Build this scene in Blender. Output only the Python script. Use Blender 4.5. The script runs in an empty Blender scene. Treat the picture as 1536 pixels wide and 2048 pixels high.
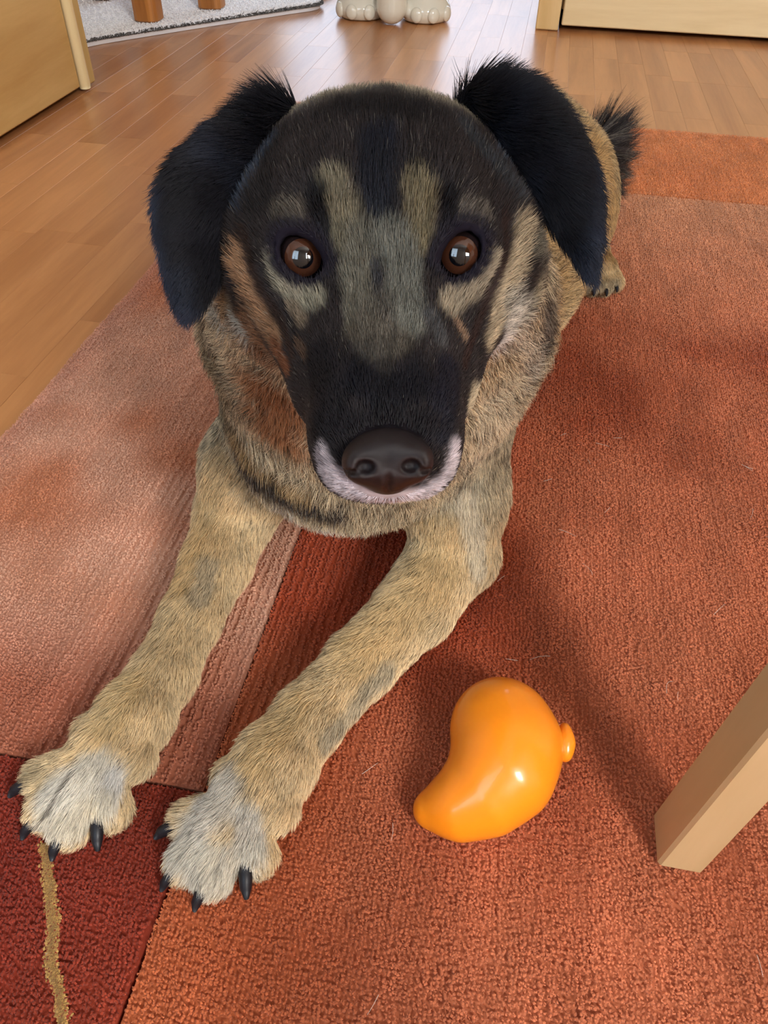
import bpy, math, random
import numpy as np
from mathutils import Vector, Matrix
random.seed(7); RNG = np.random.default_rng(7)
SC = bpy.context.scene; COL = SC.collection

# ------------------------------------------------------------------ camera
PITCH, ROLL = math.radians(44), math.radians(1.4)
CAM = np.array([0, 0, .562])
fw = np.array([0, math.cos(PITCH), -math.sin(PITCH)]); up0 = np.array([0, math.sin(PITCH), math.cos(PITCH)])
rt = math.cos(ROLL)*np.array([1., 0, 0]) + math.sin(ROLL)*up0
up = -math.sin(ROLL)*np.array([1., 0, 0]) + math.cos(ROLL)*up0
cd = bpy.data.cameras.new('camera'); cam = bpy.data.objects.new('camera', cd); COL.objects.link(cam)
cam.matrix_world = Matrix(((rt[0], up[0], -fw[0], CAM[0]), (rt[1], up[1], -fw[1], CAM[1]), (rt[2], up[2], -fw[2], CAM[2]), (0, 0, 0, 1)))
cd.sensor_fit = 'VERTICAL'; cd.sensor_height = 32; cd.lens = 1538/2048*32; cd.clip_start = .02
SC.camera = cam

# ------------------------------------------------------------------ light
SC.view_settings.view_transform = 'Standard'; SC.view_settings.look = 'None'
SC.view_settings.gamma = 1; SC.view_settings.use_curve_mapping = False
SC.view_settings.exposure = 0.46
W = bpy.data.worlds.new('sky'); SC.world = W; W.use_nodes = True
W.node_tree.nodes['Background'].inputs[0].default_value = (.60, .74, 1, 1)
W.node_tree.nodes['Background'].inputs[1].default_value = 1.2
TH = math.radians(9.5)                                   # the room and the rug are turned by this much
UH = np.array([math.cos(TH), -math.sin(TH), 0]); VH = np.array([math.sin(TH), math.cos(TH), 0])
def rv(u, v, z=0): return UH*u + VH*v + np.array([0, 0, z])
def area(name, pos, target, sx, sy, power, color):
    d = bpy.data.lights.new(name, 'AREA'); d.shape = 'RECTANGLE'; d.size = sx; d.size_y = sy; d.energy = power; d.color = color
    o = bpy.data.objects.new(name, d); COL.objects.link(o); o.location = pos
    o.rotation_euler = (Vector(target)-Vector(pos)).to_track_quat('-Z', 'Y').to_euler(); return o
area('window_daylight_right', rv(1.38, -1.28, 1.68), rv(1.0, 0, .9), .72, .85, 70, (1, .97, .93))
area('window_daylight_left', rv(-.75, -1.28, 1.55), rv(-.6, 0, 1.0), .9, 1.2, 10, (.66, .84, 1))
area('balcony_door_daylight', rv(-.55, 4.07, 1.1), rv(-.55, 0, 1.0), 1.4, 1.9, 10, (.86, .92, 1))

# ------------------------------------------------------------------ helpers
def lin(c):
    c = np.asarray(c, float)/255.
    return np.where(c <= .04045, c/12.92, ((c+.055)/1.055)**2.4)
def tag(o, label=None, cat=None, group=None, kind=None):
    for k, v in (('label', label), ('category', cat), ('group', group), ('kind', kind)):
        if v: o[k] = v
    return o
def empty(name, loc=(0, 0, 0), rz=0):
    o = bpy.data.objects.new(name, None); COL.objects.link(o); o.location = loc; o.rotation_euler = (0, 0, rz)
    o.empty_display_size = .02; return o
def mesh(name, V, Fc, mat, parent=None, smooth=True, world=True):
    me = bpy.data.meshes.new(name)
    V = np.asarray(V, float)
    if isinstance(Fc, np.ndarray):
        n = Fc.shape[1]
        me.vertices.add(len(V)); me.vertices.foreach_set('co', V.ravel())
        me.loops.add(Fc.size); me.loops.foreach_set('vertex_index', Fc.ravel().astype(np.int32))
        me.polygons.add(len(Fc)); me.polygons.foreach_set('loop_start', np.arange(0, Fc.size, n, dtype=np.int32))
        me.polygons.foreach_set('loop_total', np.full(len(Fc), n, dtype=np.int32))
    else: me.from_pydata([tuple(v) for v in V], [], Fc)
    me.update(calc_edges=True); me.validate()
    me.polygons.foreach_set('use_smooth', [smooth]*len(me.polygons))
    o = bpy.data.objects.new(name, me); COL.objects.link(o)
    if mat: me.materials.append(mat)
    if parent: setp(o, parent)
    return o
def mw(o):
    m = o.matrix_basis.copy()
    while o.parent: o = o.parent; m = o.matrix_basis @ m
    return m
def setp(o, parent):                                     # shapes come in world coordinates
    o.parent = parent; o.matrix_parent_inverse = Matrix.Identity(4); o.matrix_basis = mw(parent).inverted() @ o.matrix_basis
def box(x0, x1, y0, y1, z0, z1, bev=0.0, frame=None):
    """box with chamfered edges in the room frame (u, v, z) -> verts, faces in world"""
    b = min(bev, (x1-x0)/3, (y1-y0)/3, (z1-z0)/3)
    V, Fc = [], []
    if b <= 0:
        V = [(x, y, z) for x in (x0, x1) for y in (y0, y1) for z in (z0, z1)]
        Fc = [(0, 1, 3, 2), (4, 6, 7, 5), (0, 4, 5, 1), (2, 3, 7, 6), (0, 2, 6, 4), (1, 5, 7, 3)]
    else:
        idx = {}
        for i, x in enumerate((x0, x1)):
            for j, y in enumerate((y0, y1)):
                for k, z in enumerate((z0, z1)):
                    sx, sy, sz = (b, -b)[i], (b, -b)[j], (b, -b)[k]
                    for ax, p in enumerate(((x, y+sy, z+sz), (x+sx, y, z+sz), (x+sx, y+sy, z))):
                        idx[i, j, k, ax] = len(V); V.append(p)
        q = [(0, 0), (0, 1), (1, 1), (1, 0)]
        for s in (0, 1):
            Fc.append([idx[s, a, c, 0] for a, c in q]); Fc.append([idx[a, s, c, 1] for a, c in q]); Fc.append([idx[a, c, s, 2] for a, c in q])
        for a in (0, 1):
            for c in (0, 1):
                Fc.append([idx[0, a, c, 1], idx[1, a, c, 1], idx[1, a, c, 2], idx[0, a, c, 2]])
                Fc.append([idx[a, 0, c, 0], idx[a, 1, c, 0], idx[a, 1, c, 2], idx[a, 0, c, 2]])
                Fc.append([idx[a, c, 0, 0], idx[a, c, 1, 0], idx[a, c, 1, 1], idx[a, c, 0, 1]])
                for d in (0, 1): Fc.append([idx[a, c, d, 0], idx[a, c, d, 1], idx[a, c, d, 2]])
        Fc = list({tuple(sorted(f)): f for f in Fc}.values())
    return V, Fc
def fixn(o):
    import bmesh
    bm = bmesh.new(); bm.from_mesh(o.data); bmesh.ops.recalc_face_normals(bm, faces=bm.faces); bm.to_mesh(o.data); bm.free(); return o
def rbox(name, u0, u1, v0, v1, z0, z1, mat, parent=None, bev=.002):
    V, Fc = box(u0, u1, v0, v1, z0, z1, bev)
    return fixn(mesh(name, [rv(*p) for p in V], Fc, mat, parent, smooth=False))
def tube(pts, rads, seg=12, caps=True):
    pts = [np.asarray(p, float) for p in pts]; V, Fc = [], []
    for i, p in enumerate(pts):
        t = pts[min(i+1, len(pts)-1)]-pts[max(i-1, 0)]; t = t/np.linalg.norm(t)
        a = np.cross(t, [0, 0, 1.]) if abs(t[2]) < .9 else np.cross(t, [1., 0, 0]); a /= np.linalg.norm(a); b = np.cross(t, a)
        for k in range(seg):
            th = 2*math.pi*k/seg; V.append(p+rads[i]*(a*math.cos(th)+b*math.sin(th)))
    for i in range(len(pts)-1):
        for k in range(seg): Fc.append((i*seg+k, i*seg+(k+1) % seg, (i+1)*seg+(k+1) % seg, (i+1)*seg+k))
    if caps: Fc.append(tuple(range(seg))); Fc.append(tuple(reversed(range((len(pts)-1)*seg, len(pts)*seg))))
    return V, Fc

# pseudo-noise (value noise on a hashed lattice), vectorised
def vnoise(P, scale, seed=0):
    q = np.asarray(P, float)/scale+1000.; i = np.floor(q).astype(np.int64); f = q-i; f = f*f*(3-2*f); out = 0
    for dx in (0, 1):
        for dy in (0, 1):
            for dz in (0, 1):
                h = ((i[:, 0]+dx)*73856093) ^ ((i[:, 1]+dy)*19349663) ^ ((i[:, 2]+dz)*83492791) ^ (seed*2654435761)
                h = (h ^ (h >> 13))*1274126177 & 0x7fffffff; h = (h ^ (h >> 16)) & 0xffff
                out = out+(h/65535.)*(f[:, 0] if dx else 1-f[:, 0])*(f[:, 1] if dy else 1-f[:, 1])*(f[:, 2] if dz else 1-f[:, 2])
    return out

# ------------------------------------------------------------------ materials
def mat(name, col=None, rough=.5, spec=.5, coat=0, sss=0, metal=0):
    m = bpy.data.materials.new(name); m.use_nodes = True; b = m.node_tree.nodes['Principled BSDF']
    if col is not None: b.inputs['Base Color'].default_value = (*lin(col), 1)
    b.inputs['Roughness'].default_value = rough; b.inputs['Specular IOR Level'].default_value = spec
    b.inputs['Coat Weight'].default_value = coat; b.inputs['Coat Roughness'].default_value = .06; b.inputs['Metallic'].default_value = metal
    if sss: b.inputs['Subsurface Weight'].default_value = sss; b.inputs['Subsurface Radius'].default_value = (.01, .004, .002)
    return m
def N(m, t, **k):
    n = m.node_tree.nodes.new(t)
    for a, v in k.items():
        if hasattr(n, a): setattr(n, a, v)
        else: n.inputs[a.replace('_', ' ')].default_value = v
    return n
def Lk(m, a, b): m.node_tree.links.new(a, b)
def bsdf(m): return m.node_tree.nodes['Principled BSDF']
def ramp(m, src, stops):
    r = N(m, 'ShaderNodeValToRGB'); Lk(m, src, r.inputs[0]); e = r.color_ramp.elements
    while len(e) < len(stops): e.new(.5)
    for x, (p, c) in zip(e, stops): x.position = p; x.color = (*lin(c), 1)
    return r.outputs[0]
def wood(name, dark, light, axis=0, scale=(1, 1, 1), rough=.35, coat=.0, rnd=0, bump=.05, rot=TH, spec=.5):
    """wood grain along `axis` of the room frame"""
    m = mat(name, dark, rough, spec, coat); g = N(m, 'ShaderNodeNewGeometry')
    mp = N(m, 'ShaderNodeMapping'); mp.inputs['Rotation'].default_value = (0, 0, rot)
    Lk(m, g.outputs['Position'], mp.inputs[0])
    oi = N(m, 'ShaderNodeObjectInfo'); off = N(m, 'ShaderNodeVectorMath', operation='SCALE'); off.inputs[3].default_value = 37
    cb = N(m, 'ShaderNodeCombineXYZ'); [Lk(m, oi.outputs['Random'], cb.inputs[k]) for k in range(3)]; Lk(m, cb.outputs[0], off.inputs[0])
    ad = N(m, 'ShaderNodeVectorMath', operation='ADD'); Lk(m, mp.outputs[0], ad.inputs[0]); Lk(m, off.outputs[0], ad.inputs[1])
    st = N(m, 'ShaderNodeMapping'); s = [14., 14., 14.]; s[axis] = 1.3; st.inputs['Scale'].default_value = [a*b for a, b in zip(s, scale)]
    Lk(m, ad.outputs[0], st.inputs[0])
    n1 = N(m, 'ShaderNodeTexNoise', Scale=1.0, Detail=5., Roughness=.6, Distortion=.7); Lk(m, st.outputs[0], n1.inputs[0])
    n2 = N(m, 'ShaderNodeTexNoise', Scale=7.0, Detail=3., Roughness=.7); Lk(m, st.outputs[0], n2.inputs[0])
    a1 = N(m, 'ShaderNodeMath', operation='MULTIPLY_ADD'); a1.inputs[1].default_value = .25; Lk(m, n2.outputs[0], a1.inputs[0]); Lk(m, n1.outputs[0], a1.inputs[2])
    if rnd:
        a2 = N(m, 'ShaderNodeMath', operation='MULTIPLY_ADD'); a2.inputs[1].default_value = rnd; Lk(m, oi.outputs['Random'], a2.inputs[0]); Lk(m, a1.outputs[0], a2.inputs[2]); a1 = a2
    Lk(m, ramp(m, a1.outputs[0], [(.38+.0*rnd, dark), (.80+rnd*.9, light)]), bsdf(m).inputs['Base Color'])
    bp = N(m, 'ShaderNodeBump'); bp.inputs['Strength'].default_value = bump; bp.inputs['Distance'].default_value = .002; Lk(m, n2.outputs[0], bp.inputs['Height']); Lk(m, bp.outputs[0], bsdf(m).inputs['Normal'])
    return m
def attr_mat(name, rough=.5, spec=.3, sheen=0):
    m = mat(name, (128, 128, 128), rough, spec); a = N(m, 'ShaderNodeAttribute', attribute_name='col'); Lk(m, a.outputs['Color'], bsdf(m).inputs['Base Color'])
    if sheen: bsdf(m).inputs['Sheen Weight'].default_value = sheen; bsdf(m).inputs['Sheen Roughness'].default_value = .4
    return m
M_FUR = attr_mat('fur_strands', .48, .26); M_SKIN = attr_mat('fur_undercoat', .9, .05)
M_PILE = attr_mat('rug_wool', .9, .05, .3); M_FLUFF = attr_mat('white_wool', .9, .1)
M_MAPLE = wood('maple_veneer', (196, 158, 98), (216, 182, 124), axis=0, rough=.42)
M_MAPLEV = wood('maple_veneer_upright', (206, 172, 112), (224, 194, 140), axis=2, rough=.42)
M_PINE = wood('pine', (150, 92, 40), (196, 130, 64), axis=2, rough=.4, scale=(2, 2, 1))
M_LEGW = wood('birch', (196, 164, 116), (210, 180, 134), axis=2, rough=.45)
M_PLANK = wood('laminate', (156, 96, 52), (212, 152, 98), axis=1, rough=.30, rnd=.30, bump=.02, spec=1.0)
M_DARK = mat('gap_shade', (26, 20, 18), .8)  # near-black plinth colour holds the shade of the toe gap
M_WHITE = mat('wall_paint', (206, 204, 198), .8, .2); M_CEIL = mat('ceiling_paint', (216, 215, 211), .85, .2)
M_FRAME = mat('white_window_frame', (235, 235, 232), .35)
M_CER = mat('ceramic_glaze', (226, 222, 206), .12, .6, coat=.6); M_BASE = mat('subfloor', (120, 80, 50), .7)
M_TOY = mat('orange_rubber', (252, 146, 24), .30, .5, coat=.3, sss=.12)
M_CLAW = mat('claw_horn', (26, 26, 32), .45, .4); M_NOSE = mat('nose_leather', (24, 15, 18), .34, .5)

# ------------------------------------------------------------------ signed distance modelling
class Field:
    def __init__(s, lo, hi, h):
        s.lo = np.array(lo, float); s.h = h; s.n = np.ceil((np.array(hi)-s.lo)/h).astype(int)+1
        s.a = np.full(s.n, .05, np.float32)
    def local(s, c0, c1):
        i0 = np.maximum(np.floor((np.minimum(c0, c1)-s.lo)/s.h).astype(int), 0); i1 = np.minimum(np.ceil((np.maximum(c0, c1)-s.lo)/s.h).astype(int)+1, s.n)
        if np.any(i1 <= i0): return None
        ax = [s.lo[k]+s.h*np.arange(i0[k], i1[k]) for k in range(3)]
        sl = tuple(slice(i0[k], i1[k]) for k in range(3))
        X, Y, Z = np.meshgrid(*ax, indexing='ij'); return sl, np.stack([X, Y, Z], -1).reshape(-1, 3), X.shape
    def add(s, prim, k=.01, sub=False):
        c0, c1 = prim['bb']; pad = k+s.h*3+.012
        r = s.local(c0-pad, c1+pad)
        if r is None: return
        sl, P, sh = r; d = prim['f'](P).astype(np.float32).reshape(sh); a = s.a[sl]
        if sub:
            d = -d; h = np.maximum(k-np.abs(a-d), 0)/k; s.a[sl] = np.maximum(a, d)+h*h*k/4
        else:
            h = np.maximum(k-np.abs(a-d), 0)/k; s.a[sl] = np.minimum(a, d)-h*h*k/4
    def mesh(s):
        a = s.a; neg = a < 0
        c = [neg[i:a.shape[0]-1+i, j:a.shape[1]-1+j, k:a.shape[2]-1+k] for i in (0, 1) for j in (0, 1) for k in (0, 1)]
        cnt = sum(x.astype(np.int8) for x in c); act = (cnt > 0) & (cnt < 8)
        idx = np.full(act.shape, -1, np.int64); ids = np.argwhere(act); idx[act] = np.arange(len(ids))
        acc = np.zeros((len(ids), 3)); num = np.zeros(len(ids))
        cor = [(i, j, k) for i in (0, 1) for j in (0, 1) for k in (0, 1)]
        for p in cor:
            for ax in range(3):
                if p[ax] == 0:
                    q = list(p); q[ax] = 1
                    va = a[tuple((ids+p).T)]; vb = a[tuple((ids+q).T)]; m = (va < 0) != (vb < 0)
                    t = np.where(m, va/np.where(m, va-vb, 1), 0); pos = np.tile(np.array(p, float), (len(ids), 1)); pos[:, ax] += t
                    acc += pos*m[:, None]; num += m
        V = s.lo+s.h*(ids+acc/num[:, None]); Q = []
        for ax in range(3):
            sl0 = [slice(None)]*3; sl1 = [slice(None)]*3; sl0[ax] = slice(0, -1); sl1[ax] = slice(1, None)
            A = neg[tuple(sl0)]; B = neg[tuple(sl1)]; e = np.argwhere(A != B)
            o1, o2 = [(1, 2), (2, 0), (0, 1)][ax]
            e = e[(e[:, o1] > 0) & (e[:, o2] > 0) & (e[:, o1] < a.shape[o1]-1) & (e[:, o2] < a.shape[o2]-1)]
            flip = ~A[tuple(e.T)]; d1 = np.zeros(3, int); d2 = np.zeros(3, int); d1[o1] = 1; d2[o2] = 1
            q = np.stack([idx[tuple((e-d1-d2).T)], idx[tuple((e-d2).T)], idx[tuple(e.T)], idx[tuple((e-d1).T)]], 1)
            q[flip] = q[flip][:, ::-1]; Q.append(q)
        Q = np.concatenate(Q); Q = Q[(Q >= 0).all(1)]; return V, Q
def cone(a, b, ra, rb):
    a = np.array(a, float); b = np.array(b, float); ab = b-a; L2 = max(ab@ab, 1e-12)
    def f(P):
        t = np.clip(((P-a)@ab)/L2, 0, 1); return np.linalg.norm(P-(a+t[:, None]*ab), axis=1)-(ra+(rb-ra)*t)
    m = max(ra, rb); return dict(f=f, bb=(np.minimum(a, b)-m, np.maximum(a, b)+m))
def ell(c, r, B=np.eye(3)):
    """ellipsoid, rows of B are its axes"""
    c = np.array(c, float); r = np.array(r, float)
    def f(P):
        q = (P-c)@np.array(B).T; k0 = np.linalg.norm(q/r, axis=1); k1 = np.linalg.norm(q/(r*r), axis=1); return k0*(k0-1)/np.maximum(k1, 1e-6)
    return dict(f=f, bb=(c-max(r), c+max(r)))

# ------------------------------------------------------------------ head frame (u across, s towards the nose, h up)
HE = np.array([-.004, .322, .413]); HA = np.array([.044, -.96972, -.24021]); HA /= np.linalg.norm(HA)
HL = np.array([.99895, .03959, .02318]); HL -= HA*(HL@HA); HL /= np.linalg.norm(HL); HN = np.cross(HL, HA); HN *= np.sign(HN[2])
HB = np.stack([HL, HA, HN])
def hw(u, s, h): return HE+HL*u+HA*s+HN*h
def hloc(P): return (np.asarray(P)-HE)@HB.T
HEAD = np.array([  # s, half width, top, bottom
 (-.122, .012, -.024, -.036), (-.116, .032, -.010, -.046), (-.102, .045, .007, -.058), (-.085, .0515, .0185, -.064), (-.06, .0560, .0265, -.068), (-.035, .0560, .0270, -.068),
 (-.015, .053, .0195, -.066), (0, .048, .012, -.063), (.015, .042, .006, -.060), (.03, .036, .002, -.057), (.05, .0315, .000, -.054), (.07, .0285, -.001, -.051),
 (.088, .0265, -.002, -.048), (.100, .0245, -.005, -.045), (.108, .020, -.010, -.040), (.113, .010, -.018, -.030)])
def headf(P):
    q = hloc(P); s = q[:, 1]; T = HEAD
    w = np.interp(s, T[:, 0], T[:, 1]); t = np.interp(s, T[:, 0], T[:, 2]); b = np.interp(s, T[:, 0], T[:, 3])
    H = (t-b)/2; c = (t+b)/2; e = 2.35
    r = (np.abs(q[:, 0]/w)**e+np.abs((q[:, 2]-c)/H)**e)**(1/e)
    d = (r-1)*np.minimum(w, H); end = np.maximum(s-.113, -.122-s)
    return np.where(end > 0, np.sqrt(np.maximum(d, 0)**2+end**2)+np.minimum(d, 0)*0, d)
def hell(c, r): return ell(hw(*c), r, HB)

# eyes: centre, gaze to the viewer
GZ = {}
EYES = []
for sx, inn, out in ((-1, (-.0238, .0165), (-.0500, -.0200)), (1, (.0248, .0170), (.0478, -.0215))):
    c = hw(.0350*sx, -.0025, -.0085); g = CAM-c; g /= np.linalg.norm(g)
    x = (HL*(inn[0]-out[0])+HA*(inn[1]-out[1])); x -= g*(x@g); x /= np.linalg.norm(x); y = np.cross(g, x)
    EYES.append((c, g, x, y, sx))

# ------------------------------------------------------------------ dog body: primitives = (shape, blend, flow, hair length, hair radius, density per cm2)
BODY = []
def B(pr, k, flow, ln, hr, dens): flow = np.array(flow, float); BODY.append((pr, k, flow/np.linalg.norm(flow), ln, hr, dens))
back = -HA
B(dict(f=headf, bb=(hw(-.06, .12, -.07), hw(.06, -.13, .04))), .01, back, .009, .00016, 260)
BODY[-1][0]['bb'] = (np.array([-.075, .19, .31]), np.array([.07, .46, .47]))
for sx in (-1, 1):
    B(hell((.040*sx, -.040, -.034), (.026, .045, .034)), .02, back+HL*sx*.4-HN*.4, .014, .00018, 200)      # cheek
    B(hell((.026*sx, -.020, .012), (.014, .015, .010)), .012, back+HL*sx*.3, .008, .00016, 260)            # brow
    B(hell((.018*sx, .078, -.030), (.013, .026, .020)), .010, back+HL*sx*.3-HN*.5, .004, .00013, 320)      # upper lip
B(hell((0, .055, -.052), (.022, .045, .012)), .01, back, .006, .00015, 150)                              # chin
# neck and chest
B(cone(hw(0, -.055, -.060), (-.008, .495, .270), .064, .104), .03, (0, .5, -.75), .022, .00022, 110)
for sx in (-1, 1):
    B(cone(hw(.045*sx, -.045, -.060), (.052*sx-.008, .455, .305), .030, .056), .03, (.5*sx, .5, -.6), .022, .00022, 130)      # ruff behind the cheeks
    B(cone(hw(.043*sx, -.035, -.030), hw(.022*sx, .045, -.040), .024, .017), .02, back+HL*sx*.5-HN*.35, .012, .00017, 220)   # cheek running into the muzzle
B(cone((-.008, .500, .270), (-.022, .525, .190), .108, .097), .03, (0, .25, -1), .026, .00022, 110)
B(cone((-.022, .525, .190), (-.010, .60, .155), .092, .105), .03, (0, .3, -1), .022, .00022, 90)
B(ell((-.042, .472, .175), (.055, .038, .055)), .03, (0, -.1, -1), .020, .00022, 120)                     # brisket
# trunk
B(cone((-.005, .60, .175), (.10, .84, .160), .112, .106), .05, (.4, 1, -.25), .020, .0003, 40)
B(cone((.10, .84, .165), (.165, 1.06, .170), .108, .106), .05, (.4, 1, -.25), .020, .0003, 35)
# hind quarters
B(ell((.248, 1.075, .125), (.058, .100, .092)), .04, (.3, -.2, -1), .014, .00028, 60)
B(cone((.285, 1.16, .06), (.296, 1.115, .045), .034, .026), .02, (0, -1, -.5), .010, .00025, 80)
B(cone((.296, 1.115, .045), (.303, 1.075, .038), .026, .026), .015, (0, -1, -.3), .010, .00022, 100)
for dx, dy in ((-.026, 1.048), (-.009, 1.037), (.009, 1.037), (.026, 1.050)):
    B(cone((.303+dx*.6, 1.075, .036), (.303+dx, dy, .027), .015, .0125), .006, (0, -1, -.3), .008, .0002, 120)
B(ell((.06, 1.10, .10), (.06, .10, .085)), .04, (.3, .3, -1), .014, .0003, 20)
B(cone((.03, 1.15, .05), (-.02, 1.02, .035), .035, .024), .02, (-.5, -1, 0), .010, .0003, 20)
# fore legs
LEGS = [
 ([(-.072, .550, .165), (-.118, .530, .105), (-.136, .512, .066), (-.148, .462, .049), (-.161, .405, .042), (-.172, .350, .040), (-.185, .312, .040), (-.196, .288, .037)],
  [.058, .042, .034, .0275, .0225, .0220, .0250, .0255],
  [(-.243, .265, .027), (-.233, .243, .025), (-.215, .233, .025), (-.190, .245, .026)]),
 ([(.050, .525, .180), (.062, .495, .110), (.062, .470, .062), (.030, .418, .048), (-.014, .364, .043), (-.052, .312, .042), (-.074, .276, .040), (-.086, .254, .037)],
  [.055, .039, .036, .0300, .0250, .0235, .0265, .0265],
  [(-.130, .236, .027), (-.127, .210, .025), (-.109, .202, .025), (-.082, .216, .026)])]
CLAWS = []
for pts, rad, toes in LEGS:
    for i in range(len(pts)-1):
        fl = np.array(pts[i+1])-np.array(pts[i]); fl[2] -= .01
        B(cone(pts[i], pts[i+1], rad[i], rad[i+1]), .022 if i < 2 else .008, fl, .011, .00019, 130 if i > 1 else 110)
    base = np.array(pts[-1]); n = np.mean([np.array(t) for t in toes], 0)-base
    side = np.cross(n/np.linalg.norm(n), [0, 0, 1.])
    for j, t in enumerate(toes):
        t = np.array(t); o = base-side*(j-1.5)*.0115*(1 if side@(np.array(toes[0])-np.array(toes[3])) < 0 else -1)
        o[2] = .036; mid = (o+t)/2; mid[2] = .0370; d = t-o
        B(cone(o, mid, .0165, .0160), .007, d, .009, .00019, 150)
        B(cone(mid, t, .0158, .0135), .0055, d, .009, .00019, 160)
# hollow elbow knob
B(ell((.080, .480, .045), (.018, .022, .026)), .02, (.2, .2, -1), .010, .0002, 110)

fld = Field((-.30, .165, .003), (.42, 1.32, .475), .0034)
for pr, k, *_ in BODY: fld.add(pr, k)
for c, g, x, y, sx in EYES:
    fld.add(ell(c, (.0158, .0158, .0158)), .010)
    fld.add(ell(c+g*.013, (.0112, .0067, .014), np.stack([x, y, g])), .003, sub=True)
    fld.add(ell(c, (.0122,)*3), .002, sub=True)
fld.add(cone(hw(0, .05, -.050), hw(0, .108, -.044), .0014, .0014), .003, sub=True)
V, Q = fld.mesh(); del fld
V[:, 2] = np.maximum(V[:, 2], .0130)
def grow(V, Q, it=2):                                        # light smoothing
    for _ in range(it):
        acc = np.zeros_like(V); n = np.zeros(len(V))
        for i in range(4):
            a, b = Q[:, i], Q[:, (i+1) % 4]
            for k in range(3): acc[:, k] += np.bincount(a, V[b, k], len(V))+np.bincount(b, V[a, k], len(V))
            n += np.bincount(a, minlength=len(V))+np.bincount(b, minlength=len(V))
        V = V*.5+.5*acc/np.maximum(n, 1)[:, None]
    return V
V = grow(V, Q, 1)

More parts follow.
